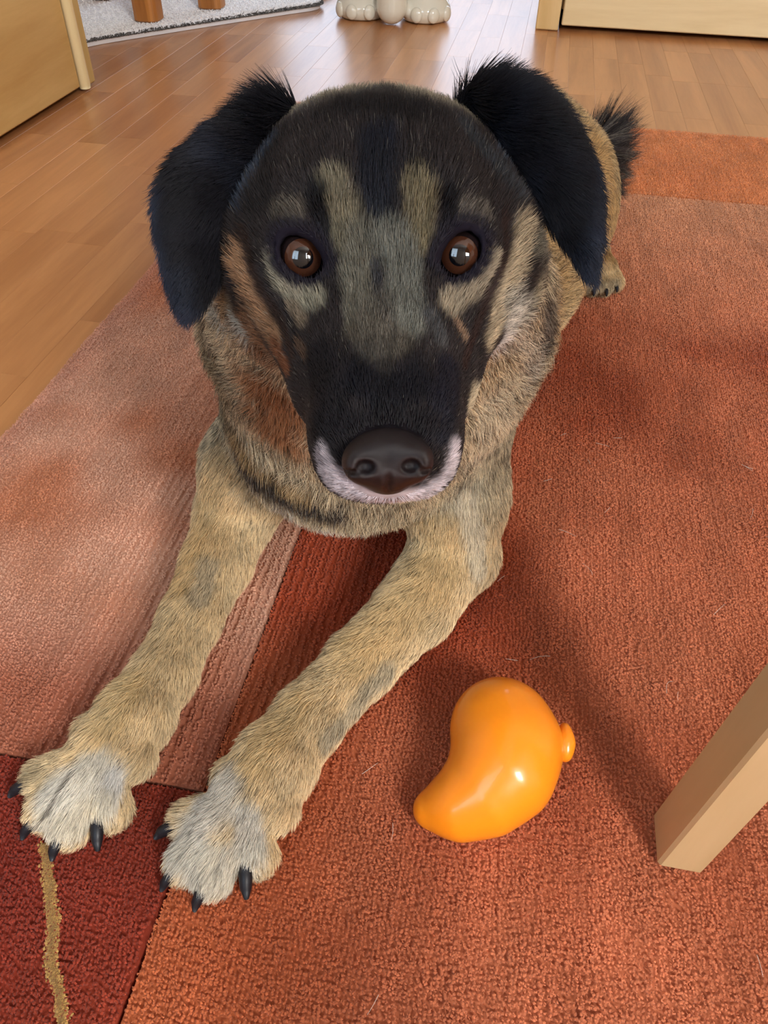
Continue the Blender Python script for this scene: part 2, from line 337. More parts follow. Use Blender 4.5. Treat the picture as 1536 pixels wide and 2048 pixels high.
# ------------------------------------------------------------------ coat colours, bluish sky sheen painted into the darks: strokes are (points, radius, colour, opacity, dark-tip share), painted in order
#STROKES_BEGIN
STROKES = [
 ([[-0.1027, 0.4179, 0.2969], [-0.1252, 0.5151, 0.1979], [-0.1056, 0.4574, 0.2072]], 0.0182, (150, 138, 108), 0.9, 0.45),
 ([[-0.0629, 0.3775, 0.3031], [-0.0647, 0.3954, 0.2641]], 0.023, (168, 116, 76), 0.9, 0.15),
 ([[-0.0616, 0.3467, 0.3428], [-0.0611, 0.3223, 0.3691]], 0.01, (142, 104, 74), 0.8, 0.3),
 ([[-0.1022, 0.4524, 0.197], [-0.0779, 0.4305, 0.187], [-0.0625, 0.4233, 0.1839]], 0.0167, (182, 156, 110), 0.9, 0.3),
 ([[-0.1035, 0.4177, 0.3148], [-0.1045, 0.4219, 0.3243]], 0.008, (66, 54, 46), 0.8, 0.4),
 ([[0.0639, 0.3924, 0.2966], [0.0894, 0.4831, 0.1934], [0.0737, 0.4667, 0.1811]], 0.0217, (226, 214, 184), 0.9, 0.3),
 ([[0.0361, 0.2742, 0.366], [0.0527, 0.4055, 0.2436]], 0.0069, (206, 190, 160), 0.9, 0.1),
 ([[0.0793, 0.3958, 0.3485], [0.093, 0.4283, 0.314], [0.0845, 0.4121, 0.3059]], 0.0108, (78, 78, 84), 0.85, 0.5),
 ([[0.0681, 0.3521, 0.388], [0.091, 0.4363, 0.3335]], 0.0069, (84, 78, 74), 0.8, 0.5),
 ([[0.0548, 0.3245, 0.3763], [0.0542, 0.3425, 0.3545]], 0.0083, (222, 216, 210), 0.95, 0.1),
 ([[0.0684, 0.4632, 0.1527], [0.0532, 0.4561, 0.1369]], 0.0141, (206, 196, 170), 0.9, 0.15),
 ([[-0.1094, 0.4658, 0.1836], [-0.0844, 0.4355, 0.1824], [-0.0633, 0.4257, 0.1743], [-0.037, 0.4213, 0.1675], [-0.0057, 0.2245, 0.3511]], 0.0103, (60, 60, 66), 0.95, 0.6),
 ([[0.018, 0.2247, 0.3563], [0.0632, 0.4611, 0.165]], 0.0047, (84, 84, 88), 0.6, 0.5),
 ([[-0.0505, 0.4346, 0.1373], [-0.0272, 0.4399, 0.1262], [-0.0152, 0.4414, 0.1263]], 0.0068, (226, 226, 220), 0.9, 0.1),
 ([[-0.0812, 0.439, 0.1563], [-0.0656, 0.434, 0.1483], [-0.0424, 0.4326, 0.1384]], 0.0059, (216, 214, 206), 0.8, 0.1),
 ([[0.0062, 0.223, 0.3535], [0.0292, 0.4559, 0.1307], [0.0455, 0.4555, 0.1316]], 0.0061, (200, 184, 146), 0.8, 0.2),
 ([[-0.0937, 0.3982, 0.3425], [-0.0784, 0.3563, 0.3572], [-0.0693, 0.3405, 0.3609]], 0.0079, (176, 182, 174), 0.9, 0.35),
 ([[-0.1096, 0.4467, 0.3295], [-0.079, 0.3506, 0.377]], 0.0062, (96, 92, 86), 0.8, 0.4),
 ([[-0.0679, 0.334, 0.3984], [-0.0626, 0.3222, 0.3898], [-0.0535, 0.3073, 0.3808], [-0.0482, 0.2975, 0.3766]], 0.0068, (172, 132, 98), 0.9, 0.1),
 ([[0.0583, 0.3439, 0.409], [0.0546, 0.3292, 0.3991], [0.0501, 0.3177, 0.3903], [0.0447, 0.3034, 0.3781]], 0.0073, (198, 180, 150), 0.95, 0.1),
 ([[0.1353, 0.7389, 0.2486], [0.0632, 0.3465, 0.4007]], 0.0065, (130, 126, 112), 0.8, 0.4),
 ([[-0.0064, 0.3839, 0.4531], [-0.0194, 0.3677, 0.4513], [0.0095, 0.3691, 0.4516]], 0.0135, (30, 28, 30), 0.9, 0.0),
 ([[-0.0385, 0.3807, 0.447], [0.021, 0.3759, 0.4498]], 0.005, (58, 52, 46), 0.7, 0.2),
 ([[-0.0513, 0.3648, 0.4367], [-0.0542, 0.3446, 0.4265], [-0.0588, 0.3404, 0.4192]], 0.0067, (36, 32, 32), 0.9, 0),
 ([[0.0324, 0.3661, 0.4425], [0.044, 0.3549, 0.4315], [0.0542, 0.3535, 0.4211]], 0.0059, (60, 66, 72), 0.7, 0.1),
 ([[-0.0055, 0.3447, 0.4446], [-0.0061, 0.3293, 0.4336], [-0.0069, 0.321, 0.4264]], 0.0089, (26, 28, 38), 0.95, 0),
 ([[-0.0069, 0.321, 0.4264], [-0.0075, 0.3083, 0.4168]], 0.0042, (40, 44, 54), 0.8, 0),
 ([[-0.0482, 0.3284, 0.4222], [-0.0388, 0.3226, 0.426]], 0.0047, (92, 84, 74), 0.9, 0.1),
 ([[0.0314, 0.3253, 0.4266], [0.0409, 0.331, 0.4222]], 0.0047, (104, 98, 90), 0.9, 0.1),
 ([[-0.0243, 0.3263, 0.4344], [-0.0195, 0.3206, 0.4263], [-0.0181, 0.3091, 0.4162]], 0.0067, (132, 124, 102), 0.85, 0.1),
 ([[0.0109, 0.3265, 0.433], [0.0123, 0.3189, 0.4235], [0.0114, 0.31, 0.4165]], 0.0068, (142, 130, 100), 0.85, 0.1),
 ([[-0.0257, 0.3137, 0.4183], [-0.0212, 0.3079, 0.4145]], 0.0038, (122, 116, 96), 0.8, 0.05),
 ([[-0.0312, 0.3238, 0.432], [-0.0301, 0.3192, 0.4244], [-0.0279, 0.3154, 0.4197]], 0.0036, (14, 13, 18), 0.95, 0),
 ([[0.0231, 0.325, 0.4319], [0.0235, 0.3211, 0.4249], [0.023, 0.3173, 0.4201]], 0.0036, (14, 13, 18), 0.95, 0),
 ([[-0.0118, 0.3103, 0.418], [-0.014, 0.2966, 0.4091], [-0.0105, 0.2751, 0.4008]], 0.0074, (122, 118, 104), 0.95, 0.1),
 ([[0.0008, 0.3104, 0.4183], [0.0064, 0.2968, 0.4096], [0.0076, 0.2755, 0.401]], 0.0083, (122, 122, 112), 0.95, 0.1),
 ([[-0.0062, 0.3003, 0.412], [-0.0048, 0.2868, 0.4056]], 0.0021, (62, 62, 66), 0.8, 0),
 ([[-0.0094, 0.2725, 0.4001], [0.0008, 0.2647, 0.3983]], 0.008, (92, 84, 72), 0.85, 0.1),
 ([[0.0169, 0.2814, 0.4001], [0.0211, 0.2723, 0.3941]], 0.0045, (84, 84, 84), 0.8, 0.05),
 ([[-0.0272, 0.3005, 0.4068], [-0.0233, 0.2862, 0.4009], [-0.0283, 0.2807, 0.3947]], 0.005, (44, 38, 38), 0.95, 0),
 ([[0.019, 0.3068, 0.4116], [0.0169, 0.2956, 0.406]], 0.0036, (52, 44, 42), 0.9, 0),
 ([[0.0246, 0.304, 0.4064], [0.0213, 0.2934, 0.4027]], 0.0021, (40, 34, 38), 0.9, 0),
 ([[-0.0497, 0.3137, 0.4087], [-0.0452, 0.3069, 0.4007], [-0.0358, 0.2977, 0.3988], [-0.0307, 0.2931, 0.3997]], 0.006, (158, 152, 132), 0.95, 0.05),
 ([[-0.0404, 0.2978, 0.3939], [-0.0354, 0.2884, 0.3923]], 0.0034, (140, 124, 104), 0.9, 0.05),
 ([[0.0433, 0.3169, 0.4096], [0.0382, 0.3092, 0.4017], [0.0291, 0.2985, 0.4002], [0.0257, 0.2923, 0.3993]], 0.0062, (178, 164, 140), 0.95, 0.05),
 ([[0.0279, 0.2872, 0.3948], [0.0314, 0.2847, 0.3891]], 0.0025, (150, 122, 98), 0.9, 0.05),
 ([[-0.0636, 0.3359, 0.4095], [-0.0592, 0.3215, 0.4], [-0.053, 0.3106, 0.3914], [-0.044, 0.2953, 0.3856], [-0.0398, 0.2823, 0.3788]], 0.0024, (54, 38, 32), 0.95, 0),
 ([[0.0486, 0.3387, 0.418], [0.0498, 0.3275, 0.4093], [0.0453, 0.3157, 0.4009], [0.0399, 0.3045, 0.3924], [0.0351, 0.2874, 0.3852], [0.0314, 0.273, 0.382]], 0.0024, (54, 38, 34), 0.95, 0),
 ([[-0.0727, 0.3469, 0.4044], [-0.0694, 0.337, 0.3994]], 0.0033, (44, 36, 34), 0.9, 0.1),
 ([[-0.0483, 0.2972, 0.3742], [-0.0426, 0.2841, 0.3725]], 0.0044, (140, 88, 58), 0.9, 0.05),
 ([[-0.0374, 0.2837, 0.3854], [-0.0335, 0.2744, 0.3841]], 0.0025, (96, 74, 58), 0.8, 0),
 ([[-0.0276, 0.2677, 0.3886], [-0.0219, 0.2438, 0.3861], [-0.0202, 0.2289, 0.3784]], 0.0098, (26, 23, 26), 0.97, 0),
 ([[-0.0105, 0.2487, 0.3923], [-0.0007, 0.2388, 0.3903], [0.0127, 0.2476, 0.3914]], 0.0111, (22, 21, 28), 0.97, 0),
 ([[0.0253, 0.2639, 0.3879], [0.0216, 0.2447, 0.3867], [0.0206, 0.2327, 0.3814]], 0.0074, (30, 29, 38), 0.97, 0),
 ([[-0.001, 0.2525, 0.3946], [-0.0031, 0.2621, 0.3975]], 0.0043, (60, 56, 52), 0.7, 0),
 ([[-0.0155, 0.2316, 0.3835], [0.0014, 0.2294, 0.3857], [0.0166, 0.2325, 0.3838]], 0.0057, (24, 20, 24), 0.97, 0),
 ([[-0.0236, 0.2271, 0.3703], [-0.0208, 0.2235, 0.3667], [-0.0134, 0.2199, 0.3626], [-0.0046, 0.2179, 0.3606], [0.0041, 0.2181, 0.3599], [0.0139, 0.2216, 0.3588], [0.022, 0.225, 0.3623], [0.0257, 0.2287, 0.367], [0.0264, 0.2315, 0.3723]], 0.005, (196, 186, 190), 0.97, 0),
 ([[-0.0253, 0.2298, 0.3713], [-0.0237, 0.2265, 0.3678]], 0.0023, (120, 112, 116), 0.8, 0),
 ([[-0.1363, 0.4964, 0.1336], [-0.1536, 0.4924, 0.096], [-0.1595, 0.4618, 0.0768], [-0.1679, 0.4304, 0.0661]], 0.0216, (222, 188, 132), 0.6, 0.08),
 ([[-0.1477, 0.442, 0.0731], [-0.1513, 0.4095, 0.0655]], 0.0093, (196, 182, 156), 0.7, 0.1),
 ([[-0.1888, 0.3266, 0.0636], [-0.1948, 0.2928, 0.063]], 0.0167, (222, 196, 146), 0.7, 0.06),
 ([[0.0467, 0.4517, 0.1124], [0.0436, 0.4233, 0.082], [0.0149, 0.3881, 0.0724], [-0.016, 0.3555, 0.0689]], 0.0223, (224, 194, 140), 0.6, 0.06),
 ([[0.0649, 0.4598, 0.1449], [0.0759, 0.4505, 0.1088], [0.0829, 0.4413, 0.0759]], 0.0091, (226, 214, 188), 0.8, 0.05),
 ([[0.0077, 0.3521, 0.0546], [-0.0149, 0.3234, 0.0489], [-0.0358, 0.2928, 0.0496]], 0.0092, (190, 180, 156), 0.7, 0.15),
 ([[-0.0586, 0.3111, 0.0665], [-0.0704, 0.2856, 0.0673], [-0.0823, 0.2665, 0.0662]], 0.0129, (224, 194, 140), 0.6, 0.06),
 ([[-0.1927, 0.2633, 0.0526], [-0.2039, 0.2524, 0.0514], [-0.2203, 0.2418, 0.0426]], 0.0157, (226, 222, 210), 0.9, 0.06),
 ([[-0.2264, 0.2314, 0.0337], [-0.2079, 0.2304, 0.0369]], 0.0097, (222, 214, 196), 0.9, 0.08),
 ([[-0.1835, 0.2633, 0.046], [-0.1885, 0.2439, 0.0398]], 0.0085, (228, 226, 220), 0.9, 0.05),
 ([[-0.2393, 0.2673, 0.0427], [-0.2489, 0.2587, 0.0367]], 0.005, (180, 160, 124), 0.7, 0.2),
 ([[-0.1059, 0.2533, 0.0548], [-0.113, 0.2328, 0.0524], [-0.1244, 0.2134, 0.0416]], 0.017, (228, 222, 210), 0.9, 0.06),
 ([[-0.1193, 0.1951, 0.0304], [-0.0995, 0.1999, 0.0358]], 0.0099, (230, 224, 208), 0.9, 0.06),
 ([[-0.0856, 0.2324, 0.0547], [-0.0812, 0.2149, 0.0404]], 0.0101, (222, 220, 212), 0.8, 0.12),
 ([[-0.1393, 0.23, 0.0339]], 0.0048, (150, 128, 100), 0.7, 0.3),
 ([[-0.2117, 0.258, 0.0547], [-0.2288, 0.2355, 0.0362]], 0.0014, (90, 78, 64), 0.7, 0.3),
 ([[-0.1191, 0.2247, 0.0469], [-0.1317, 0.2028, 0.0348]], 0.0013, (80, 70, 60), 0.7, 0.3),
 ([[-0.0971, 0.2148, 0.0477], [-0.1027, 0.2018, 0.0391]], 0.0013, (80, 74, 70), 0.7, 0.3),
 ([[0.2159, 0.9578, 0.2413], [0.2217, 0.9431, 0.2294]], 0.0178, (168, 154, 124), 0.9, 0.4),
 ([[0.2458, 1.0078, 0.225], [0.2779, 0.9961, 0.1681], [0.3135, 1.0798, 0.0624]], 0.0266, (196, 158, 104), 0.8, 0.15),
 ([[0.1586, 0.7414, 0.2279], [0.1673, 0.7258, 0.1933], [0.1015, 0.4531, 0.3107]], 0.0124, (190, 156, 108), 0.8, 0.25),
 ([[0.2894, 1.026, 0.0266], [0.3271, 1.0372, 0.0296]], 0.0116, (196, 180, 150), 0.9, 0.15),
 ([[-0.0669, 0.3466, 0.4141], [-0.0601, 0.3557, 0.4266], [-0.0541, 0.3687, 0.4353]], 0.0037, (64, 76, 92), 0.8, 0.05),  # sky reflection painted on the skull side by the left ear
 ([[0.0505, 0.3744, 0.4291], [0.1214, 0.7724, 0.2691], [0.131, 0.7587, 0.26]], 0.0065, (84, 98, 116), 0.8, 0.1),  # sky reflection painted on the skull side by the right ear
 ([[-0.1935, 0.2435, 0.0404], [-0.2079, 0.2304, 0.0369]], 0.0118, (226, 218, 198), 0.85, 0.06),
 ([[-0.1153, 0.1919, 0.0307], [-0.0916, 0.2046, 0.0242]], 0.01, (232, 226, 208), 0.85, 0.06),
 ([[-0.1313, 0.2114, 0.0379], [-0.11, 0.2095, 0.0437], [-0.0843, 0.212, 0.0392]], 0.0114, (228, 222, 206), 0.85, 0.06),
 ([[-0.0309, 0.3316, 0.3993], [-0.025, 0.2995, 0.4074]], 0.0022, (26, 22, 28), 0.9, 0),
 ([[0.0208, 0.3076, 0.4102], [0.0186, 0.3004, 0.4081]], 0.0019, (30, 24, 28), 0.9, 0),
 ([[0.0548, 0.3818, 0.3035], [0.0676, 0.4133, 0.2506], [0.0644, 0.4337, 0.2125]], 0.0152, (230, 218, 190), 0.85, 0.25),
 ([[0.0843, 0.4161, 0.2887], [0.104, 0.5134, 0.196]], 0.0109, (170, 160, 134), 0.7, 0.4),
 ([[-0.1336, 0.484, 0.1046], [-0.1415, 0.4602, 0.0791]], 0.013, (244, 214, 164), 0.6, 0.05),
 ([[-0.0046, 0.2818, 0.4039], [-0.0032, 0.2646, 0.3982]], 0.0088, (104, 98, 88), 0.6, 0.1),
 ([[-0.0155, 0.2223, 0.3574], [-0.0056, 0.2209, 0.3556], [0.0062, 0.2216, 0.3551], [0.0172, 0.2255, 0.3542]], 0.0034, (192, 182, 184), 0.9, 0),
 ([[-0.0195, 0.2237, 0.3587], [-0.0234, 0.2261, 0.363]], 0.0031, (180, 170, 172), 0.8, 0),
 ([[0.0247, 0.2276, 0.362], [0.0279, 0.2325, 0.3656]], 0.0028, (180, 170, 172), 0.8, 0),
 ([[0.0536, 0.3213, 0.3833], [0.0772, 0.3955, 0.3229], [0.0843, 0.4161, 0.2887]], 0.0095, (220, 212, 196), 0.7, 0.45),
 ([[-0.0382, 0.2993, 0.3979], [-0.044, 0.3071, 0.403]], 0.0039, (150, 142, 124), 0.8, 0.05),
]
#STROKES_END
def coat(P):
    """colour (linear) and share of dark-tipped hairs at points of the body"""
    n1 = vnoise(P, .03, 1); n2 = vnoise(P, .009, 2)
    C = np.tile(lin((238, 214, 170)), (len(P), 1)); AG = np.full(len(P), .12)
    def mix(mask, col, ag=None, ):
        nonlocal C, AG
        C = C*(1-mask[:, None])+lin(col)*mask[:, None]
        if ag is not None: AG = AG*(1-mask)+ag*mask
    sm = lambda x, a, b: np.clip((x-a)/(b-a), 0, 1)
    trunk = sm(P[:, 1], .50, .62)*sm(P[:, 2], .08, .17)
    mix(trunk, (200, 170, 122), .35)
    neck = sm(P[:, 2], .10, .14)*(1-sm(P[:, 1], .56, .66)); mix(neck, (226, 210, 176), .40)
    hd = sm(hloc(P)[:, 1], -.10, -.06); mix(hd*(P[:, 2] > .3)*np.clip(2.7-np.maximum(headf(P), 0)/.008, 0, 1), (50, 44, 44), .03)
    for pts, r, col, op, ag in STROKES:
        pts = np.array(pts); lo = pts.min(0)-r*2; hi = pts.max(0)+r*2
        I = np.where(((P > lo) & (P < hi)).all(1))[0]
        if not len(I): continue
        p = P[I]; d = np.full(len(I), 9.)
        if len(pts) == 1: d = np.linalg.norm(p-pts[0], axis=1)
        for a, b in zip(pts[:-1], pts[1:]):
            ab = b-a; t = np.clip(((p-a)@ab)/max(ab@ab, 1e-9), 0, 1); d = np.minimum(d, np.linalg.norm(p-(a+t[:, None]*ab), axis=1))
        d = d+r*.5*(n2[I]-.5)
        m = op*np.clip((r*1.25-d)/(r*.6), 0, 1); C[I] = C[I]*(1-m[:, None])+lin(col)*m[:, None]; AG[I] = AG[I]*(1-m)+ag*m
    hl = hloc(P); n3 = vnoise(hl*[1, .22, .6], .0022, 7); fr = np.clip((P[:, 2]-.10)/.06, 0, 1)*np.clip((.75-P[:, 1])/.1, 0, 1)
    C = C*(.88+.24*n1)[:, None]*(.88+.24*n2)[:, None]*(1-.34*fr+.68*fr*n3)[:, None]; AG = AG*(.3+1.4*vnoise(P*[1, .6, .6], .007, 15))
    for c, g, x, y, sx in EYES:                                # bare dark rims round the eyes
        q = P-c; e = np.sqrt((q@x/.0162)**2+(q@y/.0128)**2); m = np.clip((1.12-e)/.2, 0, 1)*(np.linalg.norm(q, axis=1) < .03)
        C = C*(1-m[:, None])+lin((36, 32, 42))*m[:, None]; AG *= 1-m
    return C, AG
def colattr(o, C):
    a = o.data.attributes.new('col', 'FLOAT_COLOR', 'POINT'); a.data.foreach_set('color', np.c_[C, np.ones(len(C))].astype(np.float32).ravel())

def strands(name, roots, dirs, bend, ln, rad, c0, c1, parent, npt=5, material=None, taper=.85):
    """one curves object; every strand starts along dirs and turns to bend"""
    n = len(roots); cu = bpy.data.hair_curves.new(name); cu.add_curves([npt]*n)
    t = np.linspace(0, 1, npt); P = np.zeros((n, npt, 3)); P[:, 0] = roots
    for i in range(1, npt):
        w = t[i]; d = dirs*(1-w)+bend*w; d /= np.linalg.norm(d, axis=1)[:, None]; P[:, i] = P[:, i-1]+d*(ln/(npt-1))[:, None]
    P[:, :, 2] = np.maximum(P[:, :, 2], .0135)
    cu.attributes['position'].data.foreach_set('vector', P.astype(np.float32).ravel())
    ra = cu.attributes.get('radius') or cu.attributes.new('radius', 'FLOAT', 'POINT')
    ra.data.foreach_set('value', (rad[:, None]*(1-taper*t**1.5)[None]).astype(np.float32).ravel())
    a = cu.attributes.new('col', 'FLOAT_COLOR', 'POINT'); CC = c0[:, None]*(1-t[None, :, None])+c1[:, None]*t[None, :, None]
    a.data.foreach_set('color', np.concatenate([CC, np.ones((n, npt, 1))], 2).astype(np.float32).ravel())
    cu.materials.append(material or M_FUR); o = bpy.data.objects.new(name, cu); COL.objects.link(o); setp(o, parent); o['kind'] = 'stuff'; return o
def scatter(V, Q, dens_f):
    T = np.concatenate([Q[:, :3], Q[:, [0, 2, 3]]]) if Q.shape[1] == 4 else Q
    a, b, c = V[T[:, 0]], V[T[:, 1]], V[T[:, 2]]; nn = np.cross(b-a, c-a); A = np.linalg.norm(nn, axis=1)/2; cen = (a+b+c)/3
    lam = A*1e4*dens_f(cen); k = RNG.poisson(lam); I = np.repeat(np.arange(len(T)), k)
    r1 = np.sqrt(RNG.random(len(I)))[:, None]; r2 = RNG.random(len(I))[:, None]
    P = a[I]*(1-r1)+b[I]*r1*(1-r2)+c[I]*r1*r2; return P, (nn[I]/np.maximum(2*A[I], 1e-12)[:, None])
def weights(P):
    """hair length, radius, density and flow blended from the nearest primitives"""
    W = np.zeros(len(P)); L = np.zeros(len(P)); R = np.zeros(len(P)); D = np.zeros(len(P)); F = np.zeros((len(P), 3))
    for pr, k, fl, ln, hr, de in BODY:
        lo, hi = pr['bb'][0]-.03, pr['bb'][1]+.03; I = np.where(((P > lo) & (P < hi)).all(1))[0]
        if not len(I): continue
        w = np.exp(-np.clip(pr['f'](P[I]), -.02, .06)/.005)+1e-9
        W[I] += w; L[I] += w*ln; R[I] += w*hr; D[I] += w*de; F[I] += w[:, None]*fl
    W = np.maximum(W, 1e-9); F /= np.maximum(np.linalg.norm(F, axis=1), 1e-9)[:, None]; return L/W, R/W, D/W, F
FURQ = 1.0
def fur(name, V, Q, parent, dens, wfun, colfun, lift=.38, mask=None, lenmod=None):
    P, Nn = scatter(V, Q, lambda c: dens(c)*FURQ)
    if mask is not None: k = mask(P); P, Nn = P[k], Nn[k]
    L, R, D, F = wfun(P); C, AG = colfun(P)
    if lenmod is not None: L = L*lenmod(P)
    T = F-Nn*(F*Nn).sum(1)[:, None]; T /= np.maximum(np.linalg.norm(T, axis=1), 1e-6)[:, None]
    def nz(sc, sd): return np.stack([vnoise(P, sc, sd+j)-.5 for j in range(3)], 1)
    kL = np.clip(L/.020, .3, 1)[:, None]; T = T+nz(.016, 10)*.9*kL+nz(.005, 20)*.9*kL+RNG.normal(0, .13, T.shape); T -= Nn*(T*Nn).sum(1)[:, None]; T /= np.maximum(np.linalg.norm(T, axis=1), 1e-6)[:, None]
    d0 = T*(1-lift)+Nn*(lift+.15); d1 = T+Nn*(.12+.25*vnoise(P, .006, 40))[:, None]
    L = L*(.65+.6*RNG.random(len(P))); br = (.72+.56*RNG.random(len(P)))[:, None]
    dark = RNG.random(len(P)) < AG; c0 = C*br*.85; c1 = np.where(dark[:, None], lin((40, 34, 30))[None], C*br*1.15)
    pale = (~dark) & (RNG.random(len(P)) < AG*.5); c1 = np.where(pale[:, None], c1*.6+lin((205, 198, 178))*.4, c1)
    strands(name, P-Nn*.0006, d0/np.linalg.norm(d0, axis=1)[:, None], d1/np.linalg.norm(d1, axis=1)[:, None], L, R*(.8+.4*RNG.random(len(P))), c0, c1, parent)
    return len(P)

# ------------------------------------------------------------------ room
def struct(o): o['kind'] = 'structure'; return o
U0, U1, V0, V1, ZC = -2.3, 2.6, -1.35, 4.2, 2.5
struct(rbox('floor', U0, U1, V0, V1, -.06, -.009, M_BASE, bev=0)); FLOOR = bpy.data.objects['floor']
def plank_mesh(L, w):
    V_, F_ = box(-w/2+.0001, w/2-.0001, -L/2+.0001, L/2-.0001, -.008, 0, .00025)
    me = bpy.data.meshes.new('plank'); me.from_pydata([tuple(p) for p in V_], [], F_); me.materials.append(M_PLANK)
    import bmesh
    bm = bmesh.new(); bm.from_mesh(me); bmesh.ops.recalc_face_normals(bm, faces=bm.faces); bm.to_mesh(me); bm.free(); return me
PW = .066; n_plank = 0; rest_v, rest_f = [], []
me_cache = {}
for i in range(int((U1-U0)/PW)+1):
    u = U0+PW*(i+.5)
    if u > U1: break
    v = V0+RNG.random()*.3
    while v < V1:
        L = float(RNG.choice([.30, .38, .46])); v1 = min(v+L, V1); vc = (v+v1)/2
        inview = (-1.25 < u < 1.35) and (.55 < vc < 3.55) and not (-.50 < u < 1.25 and vc < 1.78) and not (u > .1 and vc > 2.9) and abs(u) < .55+vc*.42 and not (u < -1.15 and vc < 2.2)
        if inview and n_plank < 300:
            key = round(v1-v, 2)
            if key not in me_cache: me_cache[key] = plank_mesh(key, PW)
            o = bpy.data.objects.new('plank', me_cache[key]); COL.objects.link(o); o.matrix_basis = Matrix.Translation(rv(u, vc, 0)) @ Matrix.Rotation(-TH, 4, 'Z'); setp(o, FLOOR); n_plank += 1
        else:
            V_, F_ = box(u-PW/2+.0001, u+PW/2-.0001, v+.0001, v1-.0001, -.008, 0, 0)
            b = len(rest_v); rest_v += [rv(*p) for p in V_]; rest_f += [tuple(q+b for q in f) for f in F_]
        v = v1
print('planks', n_plank)
o = fixn(mesh('plank_field', rest_v, rest_f, M_PLANK, FLOOR, smooth=False)); o['kind'] = 'stuff'
def wall_hole(name, side, a0, a1, holes):
    """wall panels around openings; side: 'front' (v=V1), 'back' (v=V0), 'left', 'right'"""
    Vv, Ff = [], []
    def panel(p0, p1, z0, z1):
        if p1 <= p0 or z1 <= z0: return
        if side == 'front': q = box(p0, p1, V1, V1+.12, z0, z1)
        elif side == 'back': q = box(p0, p1, V0-.12, V0, z0, z1)
        elif side == 'left': q = box(U0-.12, U0, p0, p1, z0, z1)
        else: q = box(U1, U1+.12, p0, p1, z0, z1)
        b = len(Vv); Vv.extend(rv(*p) for p in q[0]); Ff.extend(tuple(x+b for x in f) for f in q[1])
    cur = a0
    for h0, h1, z0, z1 in sorted(holes):
        panel(cur, h0, 0, ZC); panel(h0, h1, 0, z0); panel(h0, h1, z1, ZC); cur = h1
    panel(cur, a1, 0, ZC); return struct(fixn(mesh(name, Vv, Ff, M_WHITE, smooth=False)))
wall_hole('wall_front', 'front', U0, U1, [(-1.31, .21, .02, 2.1)])
wall_hole('wall_back', 'back', U0, U1, [(-1.25, -.25, .9, 2.2), (.85, 1.91, 1.1, 2.27)])
wall_hole('wall_left', 'left', V0, V1, []); wall_hole('wall_right', 'right', V0, V1, [])
struct(rbox('ceiling', U0, U1, V0, V1, ZC, ZC+.1, M_CEIL, bev=0))
M_GLASS = mat('window_glass', (255, 255, 255), .02); bsdf(M_GLASS).inputs['Transmission Weight'].default_value = 1; bsdf(M_GLASS).inputs['IOR'].default_value = 1.1
for nm, u0, u1, z0, z1, vv in (('window_1', .85, 1.91, 1.1, 2.27, V0-.09), ('window_2', -1.25, -.25, .9, 2.2, V0-.09), ('door_1', -1.31, .21, .02, 2.1, V1+.03)):
    w = struct(empty(nm, rv((u0+u1)/2, vv, z0), -TH)); f = .06; um = (u0+u1)/2
    for a, b, c, d in ((u0, u0+f, z0, z1), (u1-f, u1, z0, z1), (u0+f, u1-f, z0, z0+f), (u0+f, u1-f, z1-f, z1)) + (((um-f/2, um+f/2, z0+f, z1-f),) if nm != 'door_1' else ()):
        rbox('window_frame', a, b, vv, vv+.06, c, d, M_FRAME, w)
    rbox('window_pane', u0+f*.5, u1-f*.5, vv+.026, vv+.032, z0+f*.5, z1-f*.5, M_GLASS, w, bev=0)
for nm, args in (('baseboard_front', (U0, -1.33, V1-.015, V1)), ('baseboard_left', (U0, U0+.015, V0, V1)), ('baseboard_right', (U1-.015, U1, V0, V1)), ('baseboard_back', (U0, U1, V0, V0+.015))):
    struct(rbox(nm, *args, .001, .06, M_FRAME))

